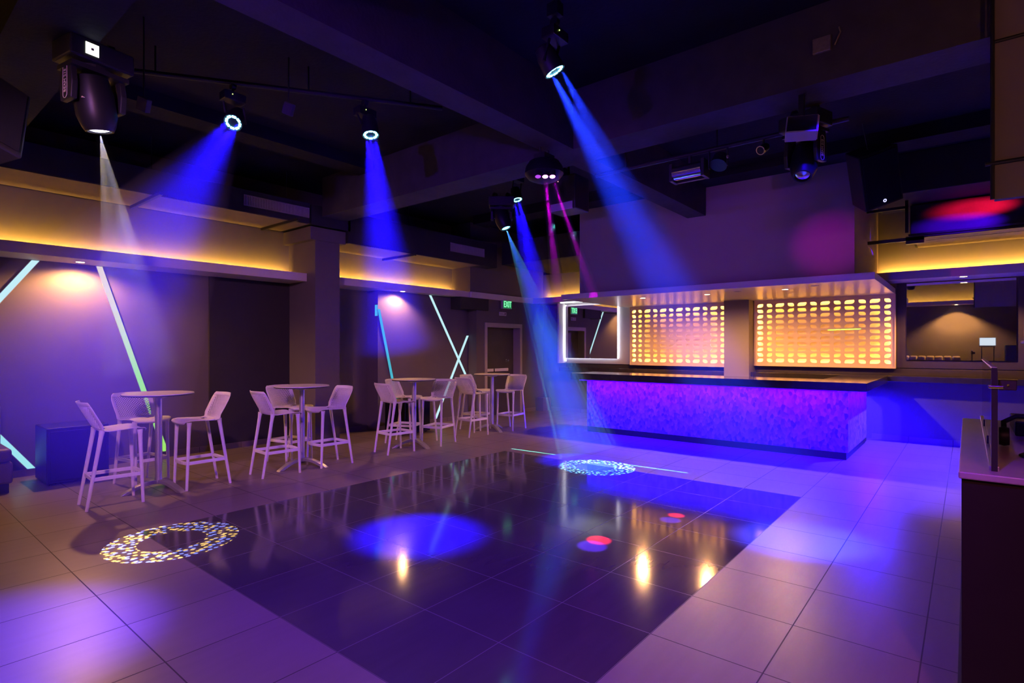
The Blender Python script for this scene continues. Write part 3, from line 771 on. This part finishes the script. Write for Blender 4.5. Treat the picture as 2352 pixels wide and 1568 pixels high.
MB().box(0,-.3,0,.3,.02,.56).build('cabinet', M['black'], t, bevel=.01)
for z,r_ in ((.18,.10),(.42,.05)): MB().lathe([(r_,0),(r_*.9,.012),(r_*.3,-.01)],24,frame_mat((-.001,-.14,z),(-1,0,0))).build('driver', M['cloth'], t, smooth=True)

# ------------------------------------------------------------------ rigging pipes
def pipe(label, p0, p1, r=.022, drops=()):
    t = thing('lighting_pipe', label, 'pipe', p0)
    p0 = Vector(p0); p1 = Vector(p1)
    MB().tube([(0,0,0), p1-p0], r, 12).build('tube', M['black'], t, smooth=True)
    for k in drops:
        q = (p1-p0)*k; MB().tube([q, q+Vector((0,0,ZC-p0.z-.001))], .008, 8).build('drop_rod', M['black'], t)
pipe('black lighting pipe carrying the left moving head and blue spotlights', (1.30,6.10,4.10), (4.02,4.25,4.10), .022, (.2,.6,.9))
pipe('black lighting pipe under the cross beam carrying the right-hand lamps', (5.62,3.35,3.60), (5.62,.80,3.60), .022, (.15,.55,.9))
# ------------------------------------------------------------------ fixtures
def clamp(b, top, bot):
    top = Vector(top); bot = Vector(bot)
    b.tube([top, bot], .012, 8); b.lathe([(.034,-.02),(.034,.02)],14,frame_mat(top,(1,0,0)))
def led_par(label, lens, target, hang, power=260, ang=19, ring=True, yaw=0, color=BLUE, n=3):
    """small black can with a ring of eight lenses, in a yoke"""
    t = thing('led_spotlight', label, 'spotlight', lens, group='blue beam spotlights')
    Lp = Vector(lens); ax = (Vector(target)-Lp).normalized(); F = frame_mat((0,0,0), ax)
    can = MB().lathe([(.035,-.22),(.065,-.20),(.080,-.13),(.086,-.02),(.086,.0),(.080,.0),(.076,-.012)],28,F).build('can', M['black'], t, smooth=True)
    MB().lathe([(.074,-.014),(.0,-.014)],28,F,caps=False).build('lens_plate', M['blackg'], can)
    b = MB()
    for k in range(8):
        q = 2*PI*(k+.5)/8
        for dq in (-.15,.15):
            c = Vector(((.059*math.cos(q+dq)), .059*math.sin(q+dq), -.008))
            b.lathe([(.0135,0),(.011,.006),(.0,.008)],10,F @ Matrix.Translation(c),caps=False)
    b.build('led_ring', M['cyanlens'], can)
    H = Vector(hang)-Lp; sd = Vector((1,0,0)) if abs(ax.x) < .5 else Vector((0,1,0))
    sd = (sd - ax*sd.dot(ax)).normalized(); c0 = -ax*.09
    for s in (-1,1): MB().tube([c0+sd*.097*s, H+sd*.097*s+Vector((0,0,-.14))], .011, 8).build('yoke_arm', M['black'], t)
    MB().box(-.10,-.06,-.15,.10,.06,-.07,Matrix.Translation(H)).build('base_box', M['black'], t, bevel=.006)
    b = MB(); clamp(b, H, H+Vector((0,0,-.07))); b.build('clamp', M['black'], t, smooth=True)
    MB().lathe([(.004,0),(.004,.003)],8,frame_mat(H+Vector((-.03,-.061,-.10)),(0,-1,0))).build('status_led', M['dotg'], t)
    for k in range(n):
        q = 2*PI*k/n + yaw
        p = Lp + F.to_3x3() @ Vector((.05*math.cos(q), .05*math.sin(q), .014))
        spot('beam', p, p + ax*5, power/n, color, ang, .75, .012, t)
    return t
B1 = (2.38,5.38,3.725); B2 = (3.40,4.63,3.725); B3 = (3.53,2.47,3.73); B4 = (6.75,5.44,3.90)
T1, T2, T3, T4 = (-.16,2.86,0), (3.17,3.65,0), (5.08,1.07,0), (6.6,4.3,0)
led_par('blue spotlight on the left pipe, beam slanting left', B1, T1, (2.38,5.38,4.07), 7000)
led_par('blue spotlight on the left pipe, beam pointing straight down', B2, T2, (3.38,4.70,4.07), 11000)
led_par('blue spotlight hung from the ceiling at top centre, beam slanting right', B3, T3, (3.53,2.47,4.12), 15000, 15, color=(.010,.035,1))
MB_t = [o for o in COL.objects if o.name.startswith('led_spotlight')][-1]
MB().tube([(0,0,.40),(0,0,.618)],.016,10).box(-.04,-.05,.43,.04,.05,.53).build('hanging_pole', M['black'], MB_t)
led_par('small distant blue spotlight left of the pink effect light', B4, T4, (6.75,5.44,4.33), 9000, 16)

def moving_head(label, lens, target, hang_z, group, lit=None, sc_=1.0, yaw=0, display=False, lettering=None):
    t = thing('moving_head_light', label, 'moving head light', (lens[0],lens[1],0), group='black moving head lights')
    Lp = Vector((0,0,lens[2])); ax = (Vector(target)-Vector(lens)).normalized(); F = frame_mat(Lp, ax)
    k = sc_
    head = MB().lathe([(.06*k,-.36*k),(.10*k,-.345*k),(.118*k,-.24*k),(.118*k,-.10*k),(.098*k,-.03*k),(.082*k,0),(.07*k,0),(.066*k,-.015*k)],32,F).build('head', M['blackg'], t, smooth=True)
    MB().lathe([(.065*k,-.014*k),(.04*k,-.004*k),(0,0)],28,F,caps=False).build('lens', lit or M['chrome'], head, smooth=True)
    c = F @ Vector((0,0,-.21*k)); Z = Matrix.Rotation(yaw,4,'Z')
    top = hang_z-.10
    for s in (-1,1):
        b = MB(); mm = Matrix.Translation(Vector((c.x,c.y,0))) @ Z
        b.prism([(-.07*k,c.z-.06*k),(.07*k,c.z-.06*k),(.085*k,c.z+.05*k),(.06*k,top-.12*k),(-.06*k,top-.12*k),(-.085*k,c.z+.05*k)], s*.125*k, s*.165*k, mm @ Matrix.Rotation(R(90),4,'X') @ Matrix.Identity(4))
        arm = b.build('yoke_arm', M['black'], t, bevel=.008)
        if lettering == s: larm = arm
    mm = Matrix.Translation(Vector((c.x,c.y,0))) @ Z
    MB().box(-.10*k,-.17*k,top-.13*k,.10*k,.17*k,top-.10*k,mm).lathe([(.09*k,0),(.09*k,.03)],20,mm @ Matrix.Translation((0,0,top-.10*k))).build('yoke_bridge', M['black'], t)
    base = MB().box(-.13*k,-.19*k,top-.075*k,.13*k,.19*k,top+.06*k,mm).build('base_box', M['black'], t, bevel=.012)
    b = MB()
    for s in (-1,1): clamp(b, mm @ Vector((0,s*.1*k,hang_z+.0)), mm @ Vector((0,s*.1*k,top+.05)))
    b.build('clamp', M['black'], t, smooth=True)
    if display:
        MB().box(-.135*k,.03*k,top-.045*k,-.129*k,.105*k,top+.03*k,mm).build('display', M['display'], base)
        MB().box(-.137*k,.06*k,top-.015*k,-.1345*k,.075*k,top+.0,mm).build('display_icon', M['ink'], base)
    if lettering:
        sgn = lettering
        My = mm @ Matrix.Translation((0, sgn*.1665*k, c.z+.06*k)) @ (Matrix.Rotation(R(180),4,'Z') if sgn > 0 else Matrix.Identity(4)) @ Matrix.Rotation(R(90),4,'X') @ Matrix.Rotation(R(90),4,'Z')
        text_mesh('lettering', 'BEAM 215', .036*k, My, M['letter'], larm, .001)
        b = MB(); pts=[]
        for i in range(24):
            q = 2*PI*i/24; x = .028*k*math.cos(q); y = .028*k*math.sin(q); x += math.copysign(.085*k, x) if abs(x)>1e-6 else 0
            pts.append(My @ Vector((x,y,0)))
        pts.append(pts[0]); b.tube(pts,.0018,6,caps=False); b.build('lettering_outline', M['letter'], larm)
    MB().lathe([(.018*k,0),(.018*k,.003)],3,F @ Matrix.Translation((0,0,0)) @ Matrix.Translation((-.085*k,-.08*k,-.2*k)) @ Matrix.Rotation(R(45),4,'Y')).build('emblem', M['letter'], head)
    return t
MH1, MT1 = (1.20,4.83,3.15), (1.755,5.08,0)
t = moving_head('black moving head at upper left throwing a thin white beam', MH1, MT1, 3.76, None, M['whitelens'], 1.05, R(100), True, 1)
MB().tube([(0,.1,3.70),(0,.1,ZC-.001)],.018,10).build('hanging_pole', M['black'], t)
g1 = spot('beam', Vector(MH1)+ (Vector(MT1)-Vector(MH1)).normalized()*.01, MT1, 6000, (1,1,1), 17.5, .05, .001, t); gobo(g1,'ring',(1,.70,.14),(.22,.32,1),.50,.98,10,1.0)
MH3, MT3 = (6.12,5.14,3.31), (6.43,3.86,0)
t = moving_head('distant black moving head throwing a bright cyan beam', MH3, MT3, 3.80, None, M['cyanbeam'], .95, R(40))
spot('beam', Vector(MH3)+ (Vector(MT3)-Vector(MH3)).normalized()*.01, MT3, 26000, (.010,.06,1), 10.5, .9, .006, t)
g3 = spot('beam', Vector(MH3)+ (Vector(MT3)-Vector(MH3)).normalized()*.01, MT3, 15000, (1,1,1), 15.5, .05, .001, t); gobo(g3,'ring',(.05,.33,1),(.25,.80,1),.5,.98,11,1.0)
MH2 = (5.42,1.13,3.11)
t = moving_head('unlit black moving head hung beside the white floodlight', MH2, (4.4,1.15,1.2), 3.72, None, M['chrome'], .95, R(-20), False, -1)
# pink effect light
CE = (4.80,3.50,3.42)
t = thing('effect_light', 'black multi-lens effect light throwing two pink beams', 'effect light', CE)
MB().lathe([(.16,.16),(.20,.10),(.21,.03),(.17,-.02),(.10,-.05)],20).build('housing', M['blackg'], t, smooth=True)
MB().box(-.09,-.07,.16,.09,.07,.235).tube([(-.07,0,.235),(-.07,0,.30)],.01,8).tube([(.07,0,.235),(.07,0,.30)],.01,8).build('bracket', M['black'], t)
sdv = Vector((.64,-.77,0)); fv = Vector((-.77,-.64,0))
for i,k in enumerate((-1,0,1)):
    c = sdv*(.075*k) + fv*.17 + Vector((0,0,-.045))
    MB().lathe([(.034,-.06),(.036,0),(.030,.004)],20,frame_mat(c,(fv*.35+Vector((0,0,-1))))).build('lens_barrel', M['black'], t, smooth=True)
    MB().lathe([(.031,.003),(.02,.012),(0,.016)],20,frame_mat(c,(fv*.35+Vector((0,0,-1)))),caps=False).build('lens', M['pinklens'] if i else M['dimpink'], t)
c1 = Vector(CE)+fv*.17+Vector((0,0,-.062)); c2 = c1 + sdv*.075
PK1, PK2, PK3 = Vector((11.05,7.62,2.74)), Vector((8.8,5.3,2.55)), Vector((8.89,1.54,3.06))
PINK = (.62,.0,.75)
spot('beam', c1, PK1, 8000, PINK, 2.2, .5, .012, t); spot('beam', c2, PK2, 5000, PINK, 2.2, .5, .012, t); spot('beam', c2, PK3, 420, (.6,.0,.65), 14, 1, .012, t)
# red and blue spots (same effect light)
def tint(n, tgt, p, col, a): spot(n, Vector(CE)+Vector((.02,-.06,-.14)) , tgt, p, col, a, .5, .01, t)
tint('beam', (4.011,2.366,0), 8000, (1,.02,.06), 3.6); tint('beam', (3.86,2.34,0), 5000, (.08,.02,1), 4.2)
tint('beam', (5.073,2.146,0), 6500, (1,.02,.06), 2.6); tint('beam', (4.90,2.13,0), 3500, (.08,.02,1), 3.2)

# projector box
t = thing('projector', 'black projector hanging behind the pink effect light', 'projector', (5.80,3.85,3.28))
MB().box(-.16,-.2,0,.16,.2,.42).build('case', M['black'], t, bevel=.015)
MB().box(-.165,-.16,.0,-.158,.16,.09).build('lower_panel', M['grille'], t)
MB().tube([(0,0,.42),(0,0,1.069)],.014,8).build('drop_pole', M['black'], t)
MB().lathe([(.005,0),(.005,.003)],8,frame_mat((-.162,.05,.36),(-1,0,0))).build('status_led', M['dotr'], t)
# right-hand pipe lamps
t = thing('strobe_light', 'silver cylindrical strobe lamp hanging on the right pipe', 'strobe', (5.62,2.23,3.42))
MB().tube([(-.04,-.15,0),(-.04,.15,0)],.075,24).build('reflector_tube', M['chrome'], t, smooth=True)
MB().box(-.10,-.185,-.09,.07,-.15,.09).box(-.10,.15,-.09,.07,.185,.09).build('end_cap', M['black'], t, bevel=.006)
MB().box(.03,-.15,-.085,.07,.15,.085).box(-.012,-.012,.07,.012,.012,.18).build('back_box', M['black'], t)
t = thing('par_lamp', 'small black par lamp on the right pipe beside the strobe', 'spotlight', (5.60,1.93,3.60))
Fp = frame_mat((0,0,-.18),(-.5,.1,-.8))
MB().lathe([(.03,-.14),(.075,-.11),(.085,0),(.08,0)],24,Fp).build('can', M['black'], t, smooth=True)
MB().lathe([(.078,-.004),(0,-.004)],24,Fp,caps=False).build('lens', M['blackg'], t)
MB().box(-.012,-.095,-.2,.012,-.085,-.02).box(-.012,.085,-.2,.012,.095,-.02).box(-.012,-.095,-.03,.012,.095,-.02).build('yoke', M['black'], t)
MB().lathe([(.016,0),(.012,.012),(.01,.0)],14,frame_mat((-.02,-.096,-.12),(-.4,-.9,0))).build('yoke_knob', M['brass'], t)
t = thing('pin_spot', 'tiny black pin spot with bright rim on the right pipe', 'spotlight', (5.60,1.50,3.60))
Fp = frame_mat((-.03,.02,-.13),(-.75,.3,-.5))
MB().lathe([(.02,-.12),(.04,-.09),(.045,0),(.04,0)],20,Fp).build('can', M['black'], t, smooth=True)
b = MB(); b.lathe([(.036,.002),(.044,.002),(.044,.006),(.036,.006),(.036,.002)],20,Fp,caps=False); b.build('lens_rim', M['chrome'], t)
MB().tube([(0,0,-.02),(0,0,-.10)],.01,8).build('stem', M['black'], t)
t = thing('floodlight', 'white box floodlight mounted under the cross beam at right', 'floodlight', (5.15,1.08,3.44))
Mf = Matrix.Rotation(R(22),4,'Y') @ Matrix.Rotation(R(14),4,'Z')
MB().box(-.06,-.12,-.085,.06,.12,.085,Mf).build('housing', M['grille'], t, bevel=.006)
MB().box(-.064,-.11,-.075,-.060,.11,.075,Mf).build('front_glass', M['chrome'], t)
b = MB()
for i in range(7): b.box(-.05+i*.016,-.125,-.08,-.045+i*.016,-.12,.08,Mf)
b.build('heat_fins', M['letter'], t)
MB().box(-.02,-.02,.08,.02,.02,.279).build('bracket', M['black'], t)
t = thing('junction_box', 'small open metal junction box on the cross beam side at upper right', 'junction box', (5.002,.90,3.95))
MB().box(-.03,-.065,0,0,.065,.12).build('box', M['brass'], t, bevel=.005)
MB().tube([(-.015,-.09,.03),(-.015,-.13,.12),(-.02,-.12,.16)],.006,8).build('conduit_end', M['brass'], t)
# hanging speakers
def speaker(label, loc, rot, w, d_, h, wires):
    t = thing('hanging_speaker', label, 'speaker', loc)
    t.rotation_euler = rot
    poly = [(-w/2,0),(w/2,0),(w*.32,d_),(-w*.32,d_)]
    MB().prism(poly,-h/2,h/2).build('cabinet', M['black'], t, bevel=.012)
    fg = MB().box(-w/2+.03,-.014,-h/2+.03,w/2-.03,0,h/2-.03).build('front_grille', M['cloth'], t, bevel=.004)
    badge(fg,(w*.0,-.016,-h/2+.07),(0,-1,0),.02)
    for p,q in wires: MB().tube([p,q],.004,6).build('safety_wire', M['alu'], t)
    return t
speaker('black loudspeaker tilted down at the right end of the bar bulkhead', (7.95,.80,3.62), Euler((R(24),R(-20),R(-58))), .46,.42,.68, [((0,.2,.34),(.12,.45,.62))])
speaker('black loudspeaker hanging at the upper left edge', (.62,4.75,3.12), Euler((R(-20),R(18),R(20))), .40,.36,.55, [((.05,.2,.27),(-.05,.25,1.1))])
t = thing('duct_bracket', 'dark angle bracket hanging in front of the duct at right', 'bracket', (10.1,.70,3.30))
MB().box(-.02,-.02,0,.02,.02,1.049).box(-.02,-.02,.36,.02,.6,.40).build('strut', M['black'], t)
for (x,y,z,lb) in ((.62,5.05,3.62,'steel hook hanging left of the upper left moving head'),):
    t = thing('hook', lb, 'hook', (x,y,z))
    MB().tube([(0,0,.729),(0,0,.02),(.02,0,0),(.03,0,-.03),(.0,0,-.05),(-.02,0,-.03)],.005,8).build('rod', M['chrome'], t, smooth=True)
for (u,y,z,lb) in ((2.72,4.98,3.86,'small pale sensor box hung between the two left blue spotlights'),(1.62,5.30,3.62,'small pale box beside the upper left moving head')):
    t = thing('sensor_box', lb, 'sensor', (u,y,z))
    MB().box(-.03,-.045,-.055,.03,.045,.055,Matrix.Rotation(R(30),4,'X') @ Matrix.Rotation(R(35),4,'Z')).build('case', M['conc'], t, bevel=.006)
    MB().tube([(0,0,.05),(0,0,4.349-z)],.006,6).build('wire', M['black'], t)

# wash lamps out of view: some match seen pools, the rest are added fill
def wash(label, loc, tgt, power, color, ang, blend=1.0):
    t = thing('wash_light', label, 'spotlight', loc, group='wash lights over the near end of the room')
    ax = (Vector(tgt)-Vector(loc)).normalized(); F = frame_mat((0,0,0), ax)
    MB().lathe([(.05,-.2),(.09,-.16),(.10,0),(.09,0)],24,F).build('can', M['black'], t, smooth=True)
    MB().tube([-ax*.1, Vector((0,0,ZC-loc[2]-.001))],.012,8).build('drop_rod', M['black'], t)
    spot('beam', Vector(loc)+ax*.02, tgt, power, color, ang, blend, .05, t)
wash('unseen warm fill lamp added above the camera to light the tables', (-.6,2.2,3.3), (3.6,7.1,.7), 420, (1,.42,.34), 62)  # added fill, no such lamp known; warms the stools and tables
wash('unseen violet fill lamp added above the camera to tint the room', (-.6,2.5,3.3), (5.4,5.0,.2), 480, (.15,.01,1), 98)  # added fill for the general violet tone of the room
wash('blue wash lamp aimed at the floor by the left wall', (1.2,3.0,4.0), (.5,4.0,0), 5000, (.06,.01,1), 26)
wash('violet wash lamp over the right aisle', (3.9,.6,4.1), (8.3,.9,0), 8000, (.015,.0,1), 36)
wash('unseen pink fill lamp added to light the right aisle', (-.4,-1.0,3.2), (3.2,.7,0), 200, (1,.2,.36), 42)  # added fill that turns the near aisle floor pinkish

wash('red lamp near the duct over the dj booth', (9.7,-2.3,3.62), (10.39,-.15,3.60), 7000, (1,.005,.05), 7, .5)
wash('blue lamp near the duct over the dj booth', (9.7,-2.1,3.42), (10.39,.02,3.39), 4500, (.08,.0,1), 8, .5)
wash('unseen warm fill lamp added to light the brown bulkhead', (1.2,-2.2,2.0), (5.6,-1.0,3.2), 55, (1,.36,.2), 70)  # added only to brighten the bulkhead face
wash('unseen blue fill lamp added behind the camera to light the ceiling', (-.8,2.3,2.4), (5.0,2.6,4.35), 45, (.04,.01,1), 60)  # added uplight, unseen; gives slab and beams a blue cast
wash('unseen mauve fill lamp added behind the camera to light the bar bulkhead', (-.7,2.7,2.1), (8.9,3.0,3.6), 190, (.42,.08,.9), 20)  # added narrow fill that lifts the bulkhead wall above the bar
wash('unseen blue fill lamp added above the camera to light the dance floor', (.3,.4,4.0), (3.9,2.9,0), 1000, (.13,.0,1), 84)  # added fill that makes the dance floor read bluer
# laser lines
lt = thing('laser_projector', 'small black laser box on the ceiling over the front of the bar', 'laser', (6.0,4.13,3.78), R(2.4))
MB().box(-.09,-.11,.02,.09,.11,.14).tube([(0,0,.14),(0,0,.609)],.010,8).build('case', M['black'], lt, bevel=.006)
lz = spot('laser_line', (6.0,4.13,3.74), (6.815,4.15,0), 14000, (1,1,1), 42, 0, .0005); gobo(lz,'bar',(.12,1,.75),None,strength=1,half=(.0046,.96,.40)); lz.rotation_euler = (R(0), R(-12.3), R(2.4))
lz = spot('laser_line', (4.3,-1.3,2.3), (11.4,1.70,1.917), 5500, (1,1,1), 6, 0, .0005); gobo(lz,'bar',(.15,1,.05),None,strength=1,half=(.58,.022,0))
lt = thing('laser_projector', 'small black laser box beside the dj booth', 'laser', (4.22,-1.33,2.25))
MB().box(-.16,-.09,-.06,.06,.09,.11).tube([(-.05,0,.11),(-.05,0,ZC-2.25-.001)],.010,8).build('case', M['black'], lt, bevel=.006)

# ------------------------------------------------------------------ haze in the beams
def cone(b, p, q, r0, r1, n=28):
    p = Vector(p); q = Vector(q); b.tube([p+(q-p).normalized()*.03, q], [r0, r1], n)
def hz(name, label, sets):
    b = MB(); ms = []
    for k, (dens, cones) in enumerate(sets):
        b.mi = k; ms.append(haze_mat('stage_haze', dens))
        for c in cones: cone(b, *c)
    o = b.build(name, ms); tag(o, label, 'haze', None, 'stuff'); return o
def upto(p, q, k): return Vector(p)+(Vector(q)-Vector(p))*k
def rad(p, q, ang, r0): return r0 + (Vector(q)-Vector(p)).length*math.tan(R(ang/2))
hz('haze', 'thin stage haze glowing in the blue, white, cyan and pink light beams', [(.05, [
  (B1, upto(B1,T1,.72), .09, .09+(rad(B1,T1,19,.09)-.09)*.72), (B2, upto(B2,T2,.58), .09, .09+(rad(B2,T2,19,.09)-.09)*.58),
  (B4, upto(B4,T4,.985), .09, rad(B4,T4,16,.09))]),
  (.30, [(c1, upto(c1,PK1,.99), .03, rad(c1,PK1,2.2,.03)), (c2, upto(c2,PK2,.99), .03, rad(c2,PK2,2.2,.03))]),
  (.007, [(MH3, upto(MH3,MT3,.985), .03, rad(MH3,MT3,15.5,.03))]),
  (.032, [(B3, upto(B3,T3,.985), .09, rad(B3,T3,15,.09))]),
  (.022, [(MH1, upto(MH1,MT1,.55), .03, .03+1.75*math.tan(R(8.75)))])])

# ------------------------------------------------------------------ camera, world, view
cd = bpy.data.cameras.new('camera'); cam = bpy.data.objects.new('camera', cd); COL.objects.link(cam)
cam.location = (0,0,1.6); cam.rotation_euler = (R(90), 0, R(39.419-90))
cd.sensor_width = 36; cd.lens = 1273.43/2352*36; cd.shift_y = 13.2/2352; cd.clip_start = .05
S.camera = cam
w = bpy.data.worlds.new('room_air'); S.world = w; w.use_nodes = True
w.node_tree.nodes['Background'].inputs[0].default_value = (.25,.12,.6,1); w.node_tree.nodes['Background'].inputs[1].default_value = .0
S.view_settings.view_transform = 'Standard'; S.view_settings.look = 'None'; S.view_settings.gamma = 1; S.view_settings.exposure = 0.6
S.view_settings.use_curve_mapping = False
S.cycles.use_denoising = True
S.cycles.max_bounces = 7; S.cycles.diffuse_bounces = 4; S.cycles.glossy_bounces = 4; S.cycles.transmission_bounces = 4; S.cycles.transparent_max_bounces = 12; S.cycles.volume_bounces = 0
S.cycles.sample_clamp_indirect = 6; S.cycles.caustics_reflective = False; S.cycles.caustics_refractive = False
S.cycles.use_light_tree = True
